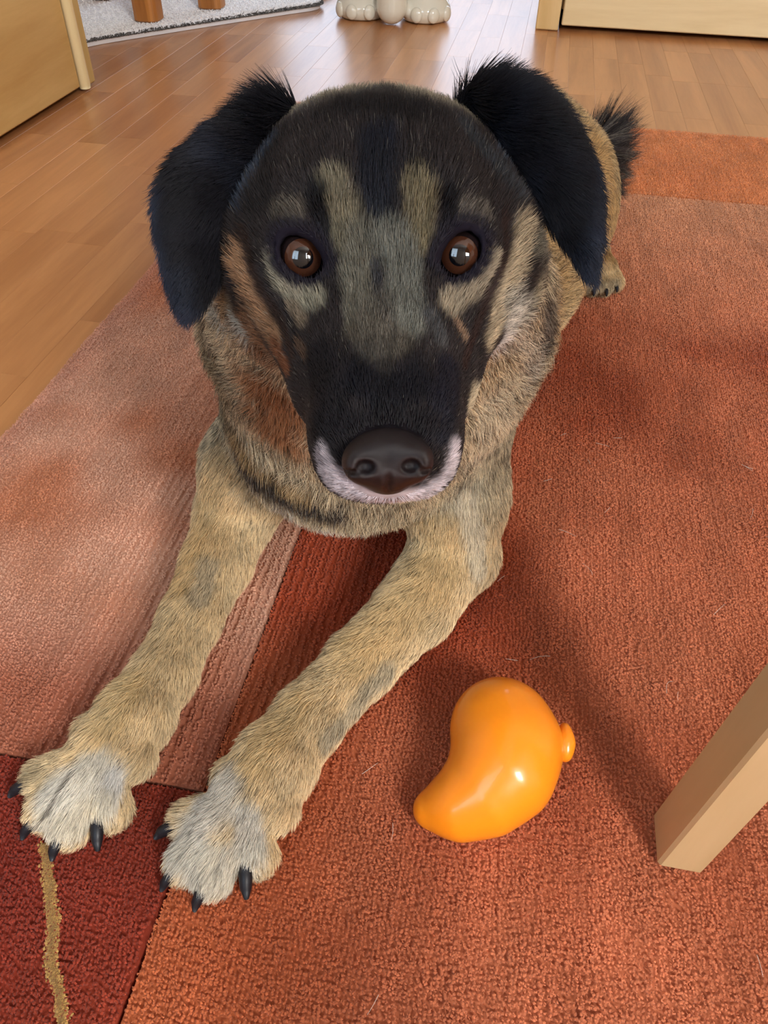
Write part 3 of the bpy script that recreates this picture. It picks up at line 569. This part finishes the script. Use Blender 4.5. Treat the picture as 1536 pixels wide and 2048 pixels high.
# ------------------------------------------------------------------ rug: woven fields in the rug frame
RU, RV_ = -.5395, 1.8489           # far left corner of the rug (u, v)
rug = empty('rug', rv(.35, .7, 0), -TH); tag(rug, 'orange and rust wool pile rug under the dog, with coloured fields', 'rug')
UL = -.171                          # edge between the left band and the main field
FIELDS = [  # name, u0, u1, v0, v1, colours, label
 ('dark_red_field', RU, UL, -.35, .240, 'dark', 'dark red block at the left front of the rug'),
 ('pale_band', RU, UL, .240, RV_, 'pale', 'pale salmon band along the left edge of the rug'),
 ('main_field', UL, 1.25, -.35, 1.474, 'main', 'rust orange main field of the rug'),
 ('far_band', UL, 1.25, 1.474, RV_, 'far', 'bright orange band at the far edge of the rug')]
def rugcol(kind, u, v):
    P = np.stack([u, v, 0*u], 1); n1 = vnoise(P, .16, 3); n2 = vnoise(P, .05, 4); n3 = vnoise(P*[1, .25, 1], .012, 5)
    sm = lambda x, a, b: np.clip((x-a)/(b-a), 0, 1)[:, None]
    def mx(a, b, m): return a*(1-m)+b*m
    if kind == 'dark': c = mx(lin((158, 68, 46)), lin((134, 50, 38)), (n1[:, None]))
    elif kind == 'pale':
        c = mx(lin((224, 172, 144)), lin((204, 134, 98)), sm(n1*.75+n2*.45, .45, .85)); c = mx(c, lin((176, 98, 70)), .8*sm(.40-v, 0, .1))
        c = mx(c, lin((206, 148, 124)), .7*sm(u, -.50, -.535)+0*c[:, :1])
    elif kind == 'main':
        c = mx(lin((192, 112, 78)), lin((164, 82, 52)), sm(n1*.7+n2*.35, .35, .8))
        c = mx(c, lin((206, 148, 110)), .85*sm(v, .95, 1.45)); c = mx(c, lin((140, 50, 28)), .75*sm(u, .28, .55)*sm(1.05-v, 0, .3)*sm(v, .35, .6))
        c = mx(c, lin((196, 104, 62)), .7*sm(.45-v, 0, .2)*sm(-.02-u, 0, .12)); c = mx(c, lin((168, 60, 30)), .7*sm(.06-u, 0, .1)*sm(v, .33, .42))
    else: c = mx(lin((216, 138, 86)), lin((204, 122, 74)), n1[:, None])
    return c*(.86+.28*n3)[:, None]
RT = .0105; M_RBASE = attr_mat('rug_backing', .95, .05)
for nm, u0, u1, v0, v1, kind, lab in FIELDS:
    g_ = .0011
    nu, nv = int((u1-u0)/.03)+2, int((v1-v0)/.03)+2
    us, vs = np.linspace(u0+g_, u1-g_, nu), np.linspace(v0+g_, v1-g_, nv); UU, VV = np.meshgrid(us, vs, indexing='ij')
    top = np.array([rv(a, b, RT-.0002) for a, b in zip(UU.ravel(), VV.ravel())]); k = np.arange(nu*nv).reshape(nu, nv)
    q = np.stack([k[:-1, :-1], k[1:, :-1], k[1:, 1:], k[:-1, 1:]], -1).reshape(-1, 4)
    ring = np.concatenate([k[:, 0], k[-1, 1:], k[-2::-1, -1], k[0, -2:0:-1]]); bot = top[ring]*[1, 1, 0]+[0, 0, .0008]; nb = len(top)
    sd = np.stack([ring, nb+np.arange(len(ring)), nb+np.roll(np.arange(len(ring)), -1), np.roll(ring, -1)], 1)
    o = fixn(mesh(nm, np.concatenate([top, bot]), np.concatenate([q, sd]), M_RBASE, rug, smooth=False)); o['label'] = lab
    C = rugcol(kind, UU.ravel(), VV.ravel())*.95; colattr(o, np.concatenate([C, C[ring]]))
    # tufts in rows along v
    pu, pv = .0030, .0024; e = .002
    a, b = np.meshgrid(np.arange(u0+e, u1-e+1e-6, pu), np.arange(max(v0, .0)+e, v1-e+1e-6, pv), indexing='ij'); a, b = a.ravel(), b.ravel()
    keep = (np.abs(a) < .66+b*.55); a, b = a[keep], b[keep]
    a = a+(vnoise(np.stack([a, b, 0*a], 1), .02, 8)-.5)*.004
    S = 2; a = np.repeat(a, S)+RNG.normal(0, .0005, len(a)*S); b = np.repeat(b, S)+RNG.normal(0, .0007, len(b)*S)
    a = np.clip(a, u0+e*.6, u1-e*.6); b = np.clip(b, v0+e*.6, v1-e*.6)
    hgt = .0045+.0012*(vnoise(np.stack([a, b, 0*a], 1), .006, 9)-.5)*2
    gr = np.cos(a*2*math.pi/.0088+1.5*(vnoise(np.stack([a, b*.3, 0*a], 1), .05, 14)-.5)); rib = np.clip((a+.36)/.06, 0, 1)*np.clip((-.05-a)/.06, 0, 1)*np.clip((.85-b)/.2, 0, 1)*(b > .24)
    keep = RNG.random(len(a)) > np.clip(-gr, 0, 1)*(.18+.75*rib); a, b, gr, rib, hgt = a[keep], b[keep], gr[keep], rib[keep], hgt[keep]; hgt = hgt*(1+gr*(.12+.30*rib))
    C = rugcol(kind, a, b)*(.88+.24*RNG.random(len(a)))[:, None]
    rt_ = UH[None]*a[:, None]+VH[None]*b[:, None]+np.array([0, 0, RT-.0006]); n = len(a)
    d0 = np.tile([0, 0, 1.], (n, 1))+RNG.normal(0, .2, (n, 3)); d1 = np.tile([0, 0, .9], (n, 1))+RNG.normal(0, .4, (n, 3))+VH*-.3
    strands('pile', rt_, d0, d1, hgt*.5, np.full(n, .00125), C*.95, C, o, npt=3, material=M_PILE, taper=.35)
nh = 46; ha = RNG.uniform(-.10, .45, nh); hb = RNG.uniform(.05, .75, nh); hd_ = RNG.normal(0, 1, (nh, 3))*[1, 1, .05]; hd_ /= np.linalg.norm(hd_, axis=1)[:, None]
o = strands('loose_hair', UH[None]*ha[:, None]+VH[None]*hb[:, None]+[0, 0, .0145], hd_, hd_+RNG.normal(0, .5, (nh, 3))*[1, 1, .03], RNG.uniform(.008, .02, nh), np.full(nh, .00014), np.tile(lin((235, 228, 214)), (nh, 1)), np.tile(lin((240, 236, 226)), (nh, 1)), rug, npt=6, taper=.5)
o['label'] = 'pale shed hairs lying on the rug'
# raised ochre yarn line
pts = np.array([[-.233, .223], [-.225, .206], [-.218, .19], [-.211, .174], [-.207, .159], [-.202, .145], [-.193, .132], [-.186, .116], [-.176, .09], [-.170, .06]])
tt = np.linspace(0, len(pts)-1, 420); cx = np.interp(tt, range(len(pts)), pts[:, 0]); cy = np.interp(tt, range(len(pts)), pts[:, 1])
n = len(cx)*7; a = np.repeat(cx, 7)+RNG.normal(0, .0016, n); b = np.repeat(cy, 7)+RNG.normal(0, .0008, n)
nn = vnoise(np.stack([a, b, 0*a], 1), .005, 12); a = a+(nn-.5)*.002
C = lin((186, 146, 84))*(.7+.55*RNG.random(n))[:, None]
bd = mesh('yarn_line', *[np.array(x) if i == 0 else x for i, x in enumerate(tube([(x_, y_, .0105) for x_, y_ in pts], [.0030]*len(pts), 8))], mat('yarn_core', (150, 112, 60), .9), rug)
bd['label'] = 'beige yarn line in the dark red block'
strands('pile', np.stack([a, b, np.full(n, .0105)], 1), np.tile([0, 0, 1.], (n, 1))+RNG.normal(0, .3, (n, 3)), np.tile([0, 0, .5], (n, 1))+RNG.normal(0, .6, (n, 3)), .0016+.0030*nn, np.full(n, .0011), C*.8, C, bd, npt=4, material=M_PILE, taper=.3)

# ------------------------------------------------------------------ furniture
cab = empty('cabinet', rv(-1.30, 1.4, 0), -TH); tag(cab, 'maple cabinet at the left edge, with a rounded pale corner strip', 'cabinet')
F0 = -1.050
rbox('plinth', F0-.45, F0-.05, .75, 1.85, .001, .045, M_DARK, cab, 0)
rbox('body', F0-.48, F0-.022, .72, 1.857, .0455, .92, M_MAPLE, cab)
rbox('door', F0-.0215, F0, .72, 1.825, .014, .90, wood('maple_door', (190, 148, 84), (212, 174, 110), axis=1, rough=.4), cab, .003)
V_, F_ = tube([rv(F0+.002, 1.842, z) for z in (.008, .016, .5, .90)], [.012, .0135, .0135, .0135], 16)
o = mesh('corner_strip', V_, F_, wood('pale_strip', (226, 204, 150), (236, 216, 168), axis=2, rough=.4), cab); o['label'] = 'pale rounded upright strip'
rbox('side_panel', F0-.45, F0-.002, 1.858, 1.905, .006, .92, wood('maple_side', (190, 156, 90), (204, 172, 106), axis=2, rough=.4), cab, .003)

cab2 = empty('cabinet', rv(.60, 2.95, 0), -TH); tag(cab2, 'pale birch cabinet at the top right, upright post beside a low front panel', 'cabinet')
a0, b0 = UH@np.array([.423, 2.706, 0]), VH@np.array([.423, 2.706, 0])
rbox('post', a0, a0+.068, b0, b0+.06, .002, .85, M_MAPLEV, cab2, .003)
rbox('body', a0+.07, a0+1.1, b0+.04, b0+.42, .05, .85, M_MAPLE, cab2)
rbox('side_panel', a0, a0+.05, b0+.062, b0+.42, .002, .85, M_MAPLEV, cab2)
M_PALEF = wood('birch_front', (216, 192, 142), (236, 216, 172), axis=0, rough=.35)
rbox('front_panel', a0+.076, a0+1.1, b0+.002, b0+.036, .016, .118, M_PALEF, cab2, .003)
o = rbox('drawer', a0+.076, a0+1.1, b0+.004, b0+.036, .1195, .34, M_PALEF, cab2, .003)
rbox('drawer_handle', a0+.5, a0+.68, b0-.016, b0+.003, .24, .252, M_FRAME, o, .002)
rbox('plinth', a0+.07, a0+1.1, b0+.08, b0+.40, .001, .0495, M_DARK, cab2, 0)

# stool leg in the right foreground: square legs, unseen seat added high so its shadow stays hidden
ch = empty('leg_with_added_seat', (.40, .06, .012)); tag(ch, 'light birch wooden leg on the rug at the right edge, with an added unseen bar stool seat', 'stool')
def chair_leg(c, tilt, h, parent, name='leg', sx=.0155, sy=.0190):
    c = np.array(c); ax = np.array([tilt[0], tilt[1], 1.]); Vv = []
    for z, s in ((.0135, .93), (.0155, 1), (h, 1)):
        for a, b in ((-1, -1), (1, -1), (1, 1), (-1, 1)):
            for e in ((1, 0) if a*b > 0 else (0, 1)):
                bx, by = (sx*s-(.0022 if e == 0 else 0)), (sy*s-(.0022 if e == 1 else 0))
                Vv.append(c+ax*(z-.012)+UH*(a*bx)+VH*(b*by))
    Ff = []
    for i in range(2):
        for k in range(8): Ff.append((i*8+k, i*8+(k+1) % 8, (i+1)*8+(k+1) % 8, (i+1)*8+k))
    Ff += [tuple(range(8)), tuple(range(16, 24))]
    return fixn(mesh(name, Vv, Ff, M_LEGW, parent, smooth=False))
chair_leg((.2150, .2345, .012), (.080, .012), .80, ch)
def quad(pts, z0, z1, name, m, parent):
    Vv = [(*p, z0) for p in pts]+[(*p, z1) for p in pts]; n = len(pts)
    Ff = [tuple(range(n)), tuple(range(n, 2*n))]+[(k, (k+1) % n, n+(k+1) % n, n+k) for k in range(n)]
    return fixn(mesh(name, Vv, Ff, m, parent, smooth=False))
chair_leg((.62, .17, .012), (-.08, .012), .80, ch); chair_leg((.16, -.16, .012), (.08, .03), .80, ch); chair_leg((.57, -.23, .012), (-.08, .03), .80, ch)
quad([(.25, .27), (.58, .215), (.53, -.23), (.20, -.175)], .7995, .825, 'seat', M_LEGW, ch)

# pine stool on the white rug
st = empty('stool', (-.77, 2.86, 0)); tag(st, 'orange pine stool with thick legs on the white rug, top left', 'stool')
for x, y in ((-.925, 2.86), (-.715, 2.585), (-.565, 2.765)):
    Vv, Ff = [], []
    for z, s in ((.0275, .90), (.031, 1), (.42, .92)):
        for k in range(24):
            t = 2*math.pi*k/24; e = 4; ca, sa = math.cos(t), math.sin(t); r_ = .037*s/((abs(ca)**e+abs(sa)**e)**(1/e))
            Vv.append(np.array([x, y, z])+UH*ca*r_+VH*sa*r_)
    for i in range(2):
        for k in range(24): Ff.append((i*24+k, i*24+(k+1) % 24, (i+1)*24+(k+1) % 24, (i+1)*24+k))
    Ff += [tuple(range(24)), tuple(range(48, 72))]; mesh('leg', Vv, Ff, M_PINE, st, smooth=False); 
Vv, Ff = tube([(-.735, 2.737, .42), (-.735, 2.737, .425), (-.735, 2.737, .445), (-.735, 2.737, .45)], [.225, .235, .235, .225], 48)
mesh('seat', Vv, Ff, M_PINE, st, smooth=False)

# white fluffy rug: outline follows the grey bound edge
ol = np.array([(-.905, 2.325), (-.80, 2.425), (-.66, 2.550), (-.51, 2.680), (-.35, 2.815), (-.245, 2.915), (-.27, 3.05), (-.22, 3.25), (-.50, 3.60), (-1.0, 3.75), (-1.45, 3.45), (-1.50, 2.85), (-1.32, 2.42), (-1.1, 2.28)])
m = len(ol); tt = np.linspace(0, m, 160, endpoint=False); i = tt.astype(int); f_ = (tt-i)[:, None]
p0, p1, p2, p3 = ol[(i-1) % m], ol[i], ol[(i+1) % m], ol[(i+2) % m]
sm_ = .5*(2*p1+(p2-p0)*f_+(2*p0-5*p1+4*p2-p3)*f_**2+(3*p1-3*p2-p0+p3)*f_**3); ctr = sm_.mean(0)
wr = empty('rug', (*ctr, 0)); tag(wr, 'white fluffy rug with a grey fringed edge under the pine stool', 'rug')
Vv = [(*(ctr+(q-ctr)*.988), .0008) for q in sm_]+[(*(ctr+(q-ctr)*.996), .016) for q in sm_]+[(*(ctr+(q-ctr)*.985), .024) for q in sm_]+[(*ctr, .024)]
n_ = 160; Ff = [(k, (k+1) % n_, n_+(k+1) % n_, n_+k) for k in range(n_)]+[(n_+k, n_+(k+1) % n_, 2*n_+(k+1) % n_, 2*n_+k) for k in range(n_)]+[(2*n_+k, 2*n_+(k+1) % n_, 3*n_) for k in range(n_)]
o = mesh('backing', Vv, Ff, mat('white_rug_base', (240, 240, 244), .9, .1), wr, smooth=False)
n = 26000; ang = RNG.random(n)*n_; i = ang.astype(int); q = sm_[i]+(sm_[(i+1) % n_]-sm_[i])*(ang-i)[:, None]; rr = np.sqrt(RNG.random(n)); q = ctr+(q-ctr)*rr[:, None]
C = lin((250, 250, 252))*(.85+.3*RNG.random(n))[:, None]
strands('fleece', np.c_[q, np.full(n, .022)], np.tile([0, 0, 1.], (n, 1))+RNG.normal(0, .6, (n, 3)), RNG.normal(0, 1, (n, 3))*[1, 1, .3]+[0, 0, .2], .006+.004*RNG.random(n), np.full(n, .0014), C, C, o, npt=4, material=M_FLUFF, taper=.5)
n = 9000; ang = RNG.random(n)*n_; i = ang.astype(int); q = sm_[i]+(sm_[(i+1) % n_]-sm_[i])*(ang-i)[:, None]; dd = np.c_[q-ctr, np.zeros(n)]; dd /= np.linalg.norm(dd, axis=1)[:, None]
z = .004+.016*RNG.random(n); C = lin((120, 118, 116))*(.35+1.1*RNG.random(n)**1.5)[:, None]
o2 = strands('fringe', np.c_[q-dd[:, :2]*.004, z], dd+RNG.normal(0, .35, (n, 3)), dd+RNG.normal(0, .5, (n, 3))-[0, 0, .3], .006+.007*RNG.random(n), np.full(n, .0010), C, C, o, npt=4, material=M_FLUFF, taper=.5)
o2['label'] = 'grey fringed edge'

# ceramic elephant: feet with toe nails, trunk between them
el = empty('ceramic_elephant', (-.012, 2.86, 0)); tag(el, 'white glazed ceramic elephant figure, feet with toenails and trunk, behind the dog', 'figurine')
f2 = Field((-.26, 2.62, -.01), (.24, 3.10, .46), .005)
ftL, ftR = (-.108, 2.822), (.090, 2.800)
for x, y in (ftL, ftR, (-.10, 2.97), (.09, 2.95)):
    f2.add(ell((x, y, .028), (.080, .078, .042)), .02); f2.add(cone((x, y, .03), (x*.9-.001, y+.015, .22), .055, .058), .03)
f2.add(ell((-.01, 2.94, .25), (.13, .125, .10)), .05); f2.add(ell((-.012, 2.845, .36), (.075, .07, .075)), .04)
for p, q, a, b in (((-.013, 2.77, .34), (-.014, 2.735, .20), .050, .046), ((-.014, 2.735, .20), (-.014, 2.735, .046), .046, .046)): f2.add(cone(p, q, a, b), .02)
for s_ in (-1, 1): f2.add(ell((-.012+s_*.105, 2.87, .35), (.055, .018, .065)), .015)
f2.a = np.maximum(f2.a, (.0015-(f2.lo[2]+f2.h*np.arange(f2.n[2])))[None, None, :].astype(np.float32))
v_, q_ = f2.mesh(); mesh('body', grow(v_, q_, 2), q_, M_CER, el)
for (x, y), angs in ((ftL, (-150, -112, -70)), (ftR, (-112, -72, -32))):
    for an in angs:
        t = math.radians(an); d = np.array([math.cos(t), math.sin(t), 0]); c = np.array([x, y, .026])+d*.0765
        f3 = Field(c-.035, c+.035, .0025); f3.add(ell(c, (.011, .019, .021), np.stack([d, np.cross([0, 0, 1], d), [0, 0, 1.]])), .002)
        v_, q_ = f3.mesh(); mesh('toenail', grow(v_, q_, 1), q_, M_CER, el)

# ------------------------------------------------------------------ orange toy
toy = empty('dog_toy', (.09, .28, .012)); tag(toy, 'glossy orange rubber dog toy shaped like a curled drop, on the rug', 'toy')
f4 = Field((0, .20, .008), (.17, .37, .11), .0018)
TC = [(.091, .306, .047, .0350), (.095, .290, .047, .0355), (.089, .270, .043, .0315), (.074, .256, .037, .0240), (.056, .249, .031, .0170), (.037, .249, .025, .0105)]
for p, q, a, b, k in [(m0[:3], m1[:3], m0[3], m1[3], .02) for m0, m1 in zip(TC[:-1], TC[1:])]:
    f4.add(cone(p, q, a, b), k)
v_, q_ = f4.mesh(); mesh('body', grow(v_, q_, 3), q_, M_TOY, toy)
f4 = Field((.11, .25, .02), (.17, .33, .08), .0012)
f4.add(cone((.122, .292, .050), (.136, .289, .052), .010, .0075), .004); f4.add(ell((.1375, .294, .053), (.0055, .011, .008)), .004); f4.add(ell((.136, .284, .049), (.006, .007, .008)), .003)
v_, q_ = f4.mesh(); mesh('nub', grow(v_, q_, 1), q_, M_TOY, toy)

# ------------------------------------------------------------------ dog
dog = empty('dog', (.02, .60, .012)); tag(dog, 'black and tan shepherd mix dog lying on the rug, looking up at the viewer', 'dog')
body = mesh('body', V, Q, M_SKIN, dog); Cb, _ = coat(V); colattr(body, Cb*.8)
def bodymask(P):
    k = np.ones(len(P), bool)
    for c, g, x, y, sx in EYES:
        q = P-c; k &= ~((np.sqrt((q@x/.0138)**2+(q@y/.0090)**2) < 1) & (np.linalg.norm(q, axis=1) < .026))
    h = hloc(P); k &= ~(np.sqrt((h[:, 0]/.0165)**2+((h[:, 1]-.108)/.0150)**2+((h[:, 2]+.014)/.0135)**2) < 1)
    k &= ~((P[:, 2] < .0145)); return k
def lenmod(P):
    h = hloc(P); f = np.ones(len(P)); hd = (P[:, 2] > .30) & (h[:, 1] > -.13)
    t = np.clip((h[:, 1]+.02)/.06, 0, 1); f = np.where(hd, f*(1-.55*t), f)
    for c, g, x, y, sx in EYES: f *= np.clip(np.linalg.norm(P-c, axis=1)/.032, .3, 1)
    return f
def bd_(P): L, R, D, F = weights(P); return D
nb = fur('fur', V, Q, body, bd_, weights, coat, mask=bodymask, lenmod=lenmod); print('body hairs', nb)

# eyes
for c, g, x, y, sx in EYES:
    R_ = .0118; q0 = np.stack([x, y, g])
    def cap(r, a0, a1, lift, name, m, parent, seg=40, rings=10):
        Vv = []; 
        for i in range(rings+1):
            a = a0+(a1-a0)*i/rings
            for k in range(seg):
                t = 2*math.pi*k/seg; Vv.append(c+(x*math.cos(t)*math.sin(a)+y*math.sin(t)*math.sin(a)+g*math.cos(a))*(r+lift))
        Ff = [(i*seg+k, i*seg+(k+1) % seg, (i+1)*seg+(k+1) % seg, (i+1)*seg+k) for i in range(rings) for k in range(seg)]
        return fixn(mesh(name, Vv, Ff, m, parent))
    e = cap(R_, .001, math.pi-.001, 0, 'eye', mat('eyeball', (34, 24, 24), .08, .7, coat=1), dog, rings=20)
    mi = mat('iris', (116, 62, 34), .12, .5, coat=1); tc = N(mi, 'ShaderNodeTexNoise', Scale=600.); 
    Lk(mi, ramp(mi, tc.outputs[0], [(.3, (54, 30, 20)), (.7, (88, 50, 32))]), bsdf(mi).inputs['Base Color']); bsdf(mi).inputs['Coat Roughness'].default_value = .02
    cap(R_, .001, .72, .00025, 'iris', mi, e); mp_ = mat('pupil', (8, 8, 12), .04, .7, coat=1); bsdf(mp_).inputs['Coat Roughness'].default_value = .02
    cap(R_, .001, .38, .0004, 'pupil', mp_, e)

# nose
f5 = Field(hw(0, .10, -.015)-.035, hw(0, .10, -.015)+.035, .0008)
f5.add(hell((0, .1060, -.0112), (.0158, .0115, .0100)), .003); f5.add(hell((0, .1070, -.0170), (.0110, .0100, .0108)), .006)
for sx in (-1, 1):
    f5.add(hell((.0100*sx, .1095, -.0105), (.0068, .0068, .0076)), .004)
    f5.add(ell(hw(.0084*sx, .1155, -.0050), (.0036, .0028, .0050), np.stack([HL, (HA-HN)*.7071, (HA+HN)*.7071])), .0015, sub=True)
    f5.add(cone(hw(.0110*sx, .1165, -.0070), hw(.0160*sx, .1115, -.0120), .0014, .0009), .001, sub=True)
f5.add(cone(hw(0, .1175, -.006), hw(0, .1180, -.030), .0008, .0008), .0016, sub=True)
v_, q_ = f5.mesh(); nb_ = N(M_NOSE, 'ShaderNodeTexVoronoi', Scale=900.); bp = N(M_NOSE, 'ShaderNodeBump'); bp.inputs['Strength'].default_value = .35; bp.inputs['Distance'].default_value = .0005
Lk(M_NOSE, nb_.outputs[0], bp.inputs['Height']); Lk(M_NOSE, bp.outputs[0], bsdf(M_NOSE).inputs['Normal'])
mesh('nose', grow(v_, q_, 1), q_, M_NOSE, dog)

# ears: rows of (inner edge, outer edge) from base to tip
EARS = {
 -1: [([-.036, .398, .425], [-.044, .406, .430]), ([-.051, .401, .440], [-.057, .409, .447]), ([-.058, .384, .430], [-.081, .396, .439]), ([-.064, .368, .415], [-.104, .378, .427]), ([-.071, .358, .400], [-.113, .365, .413]), ([-.079, .347, .386], [-.109, .347, .392]), ([-.089, .338, .374], [-.104, .337, .376]), ([-.095, .335, .369], [-.101, .335, .369])],
 1: [([.024, .405, .428], [.032, .414, .432]), ([.033, .411, .446], [.038, .417, .451]), ([.043, .402, .440], [.060, .415, .454]), ([.053, .388, .429], [.081, .405, .445]), ([.065, .375, .415], [.098, .386, .426]), ([.075, .370, .405], [.102, .370, .408]), ([.087, .363, .394], [.102, .360, .393]), ([.096, .356, .384], [.101, .355, .383])]}
for sx, rows in EARS.items():
    A_ = np.array([r[0] for r in rows]); B_ = np.array([r[1] for r in rows]); t0 = np.arange(len(rows)); t1 = np.linspace(0, len(rows)-1, 36)
    def cr(T):
        o_ = []
        for t in t1:
            i = min(int(t), len(T)-2); f_ = t-i; p0, p1, p2, p3 = T[max(i-1, 0)], T[i], T[i+1], T[min(i+2, len(T)-1)]
            o_.append(.5*(2*p1+(p2-p0)*f_+(2*p0-5*p1+4*p2-p3)*f_**2+(3*p1-3*p2-p0+p3)*f_**3))
        return np.array(o_)
    A_, B_ = cr(A_), cr(B_); K = 28; Vv = []
    for i in range(36):
        m_ = (A_[i]+B_[i])/2; w_ = (B_[i]-A_[i])/2; hwid = np.linalg.norm(w_); tan = (A_[min(i+1, 35)]+B_[min(i+1, 35)]-A_[max(i-1, 0)]-B_[max(i-1, 0)]); nn_ = np.cross(w_, tan); nn_ /= np.linalg.norm(nn_)
        if nn_ @ (CAM-m_) < 0: nn_ = -nn_
        for k in range(K):
            t = 2*math.pi*k/K; xx = math.cos(t); yy = math.sin(t)
            Vv.append(m_+w_*xx*.94+nn_*(yy*min(.0038, hwid*.5)+(1-xx*xx)*hwid*.42-.002))
    Vv = np.array(Vv); Fq = np.array([(i*K+k, i*K+(k+1) % K, (i+1)*K+(k+1) % K, (i+1)*K+k) for i in range(35) for k in range(K)])
    if sx < 0: Fq = Fq[:, ::-1]
    # outward orientation test
    c0 = Vv[:K*36].reshape(36, K, 3); fn = np.cross(Vv[Fq[:, 1]]-Vv[Fq[:, 0]], Vv[Fq[:, 2]]-Vv[Fq[:, 0]]); cc = np.repeat(c0.mean(1)[:35], K, 0)
    if ((Vv[Fq].mean(1)-cc)*fn).sum() < 0: Fq = Fq[:, ::-1]
    ear = mesh('ear', Vv, Fq, M_SKIN, dog); colattr(ear, np.tile(lin((14, 14, 18)), (len(Vv), 1)))
    fl = (A_[-1]+B_[-1]-A_[4]-B_[4]); fl /= np.linalg.norm(fl); out = (B_[14]-A_[14]); out /= np.linalg.norm(out); base = (A_[0]+B_[0])/2; tipp = (A_[-1]+B_[-1])/2; ax = tipp-base
    def wf(P, fl=fl, out=out, base=base, ax=ax):
        n = len(P); t = np.clip(((P-base)@ax)/(ax@ax), 0, 1)[:, None]; F = out*(1-t)*.9+fl*(.35+t); F /= np.linalg.norm(F, axis=1)[:, None]
        return np.full(n, .0085)+.008*(1-t[:, 0])**2, np.full(n, .00017), np.full(n, 300.), F
    def cf(P): n = len(P); k = vnoise(P, .012, 5); g_ = np.clip(vnoise(P*[1, .5, .5], .016, 6)*1.6-.6, 0, 1)[:, None]*.7; return (lin((24, 24, 30))*(1-g_)+lin((58, 68, 90))*g_)*(.6+.8*k)[:, None], np.zeros(n)  # bluish streaks paint sky sheen into the black ear fur
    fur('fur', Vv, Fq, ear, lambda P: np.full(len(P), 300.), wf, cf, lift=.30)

# tail brush
tp = [(.262, 1.135, .150), (.285, 1.195, .125), (.308, 1.255, .115), (.330, 1.300, .128), (.350, 1.335, .145)]; trd = [.030, .024, .018, .012, .005]
Vv, Ff = tube(tp, trd, 16); Vv = np.array(Vv); Fq = np.array([f for f in Ff if len(f) == 4]); tail = mesh('tail', Vv, Ff, M_SKIN, dog); colattr(tail, np.tile(lin((30, 24, 24)), (len(Vv), 1)))
def wf(P):
    F = np.tile(np.array([.95, .15, .0]), (len(P), 1)); t = np.clip((P[:, 1]-1.17)/.16, 0, 1); F[:, 2] += .4*t; F[:, 2] -= .40*(1-t); F /= np.linalg.norm(F, axis=1)[:, None]; return np.full(len(P), .060), np.full(len(P), .0003), None, F
fur('fur', Vv, Fq, tail, lambda P: np.full(len(P), 50.), wf, lambda P: (np.tile(lin((38, 31, 32)), (len(P), 1)), np.full(len(P), .3)), lift=.35)

# claws
def claw(p, d, L=.013, r=.0032):
    p = np.array(p, float); d = np.array(d, float); d /= np.linalg.norm(d); pts = [p-d*.004, p+d*L*.3+[0, 0, .0012], p+d*L*.7+[0, 0, -.0004], p+d*L+[0, 0, -.0045]]
    pts = [np.array([q[0], q[1], max(q[2], .0145)]) for q in pts]
    Vv, Ff = tube(pts, [r, r*1.0, r*.85, r*.35], 12); mesh('claw', Vv, Ff, M_CLAW, dog)
for pts, rad, toes in LEGS:
    base = np.array(pts[-1])
    for j, t in enumerate(toes):
        t = np.array(t); d = t-base; d[2] = 0; d /= np.linalg.norm(d); big = j in (0, 3); off = np.array([-.006, -.002, 0]) if j == 3 else 0
        claw(t+d*(.0115 if not big else .009)+off+[0, 0, .001+.002*big], d+[0, 0, -.25 if big else -.30], .018 if big else .013, .0048 if big else .0042)
claw((-.163, .312, .036), (.25, -.9, -.3), .012, .0030)
for dx, dy in ((-.026, 1.048), (-.009, 1.037), (.009, 1.037), (.026, 1.050)): claw((.303+dx, dy-.011, .027), (dx*4, -1, 0), .010, .003)
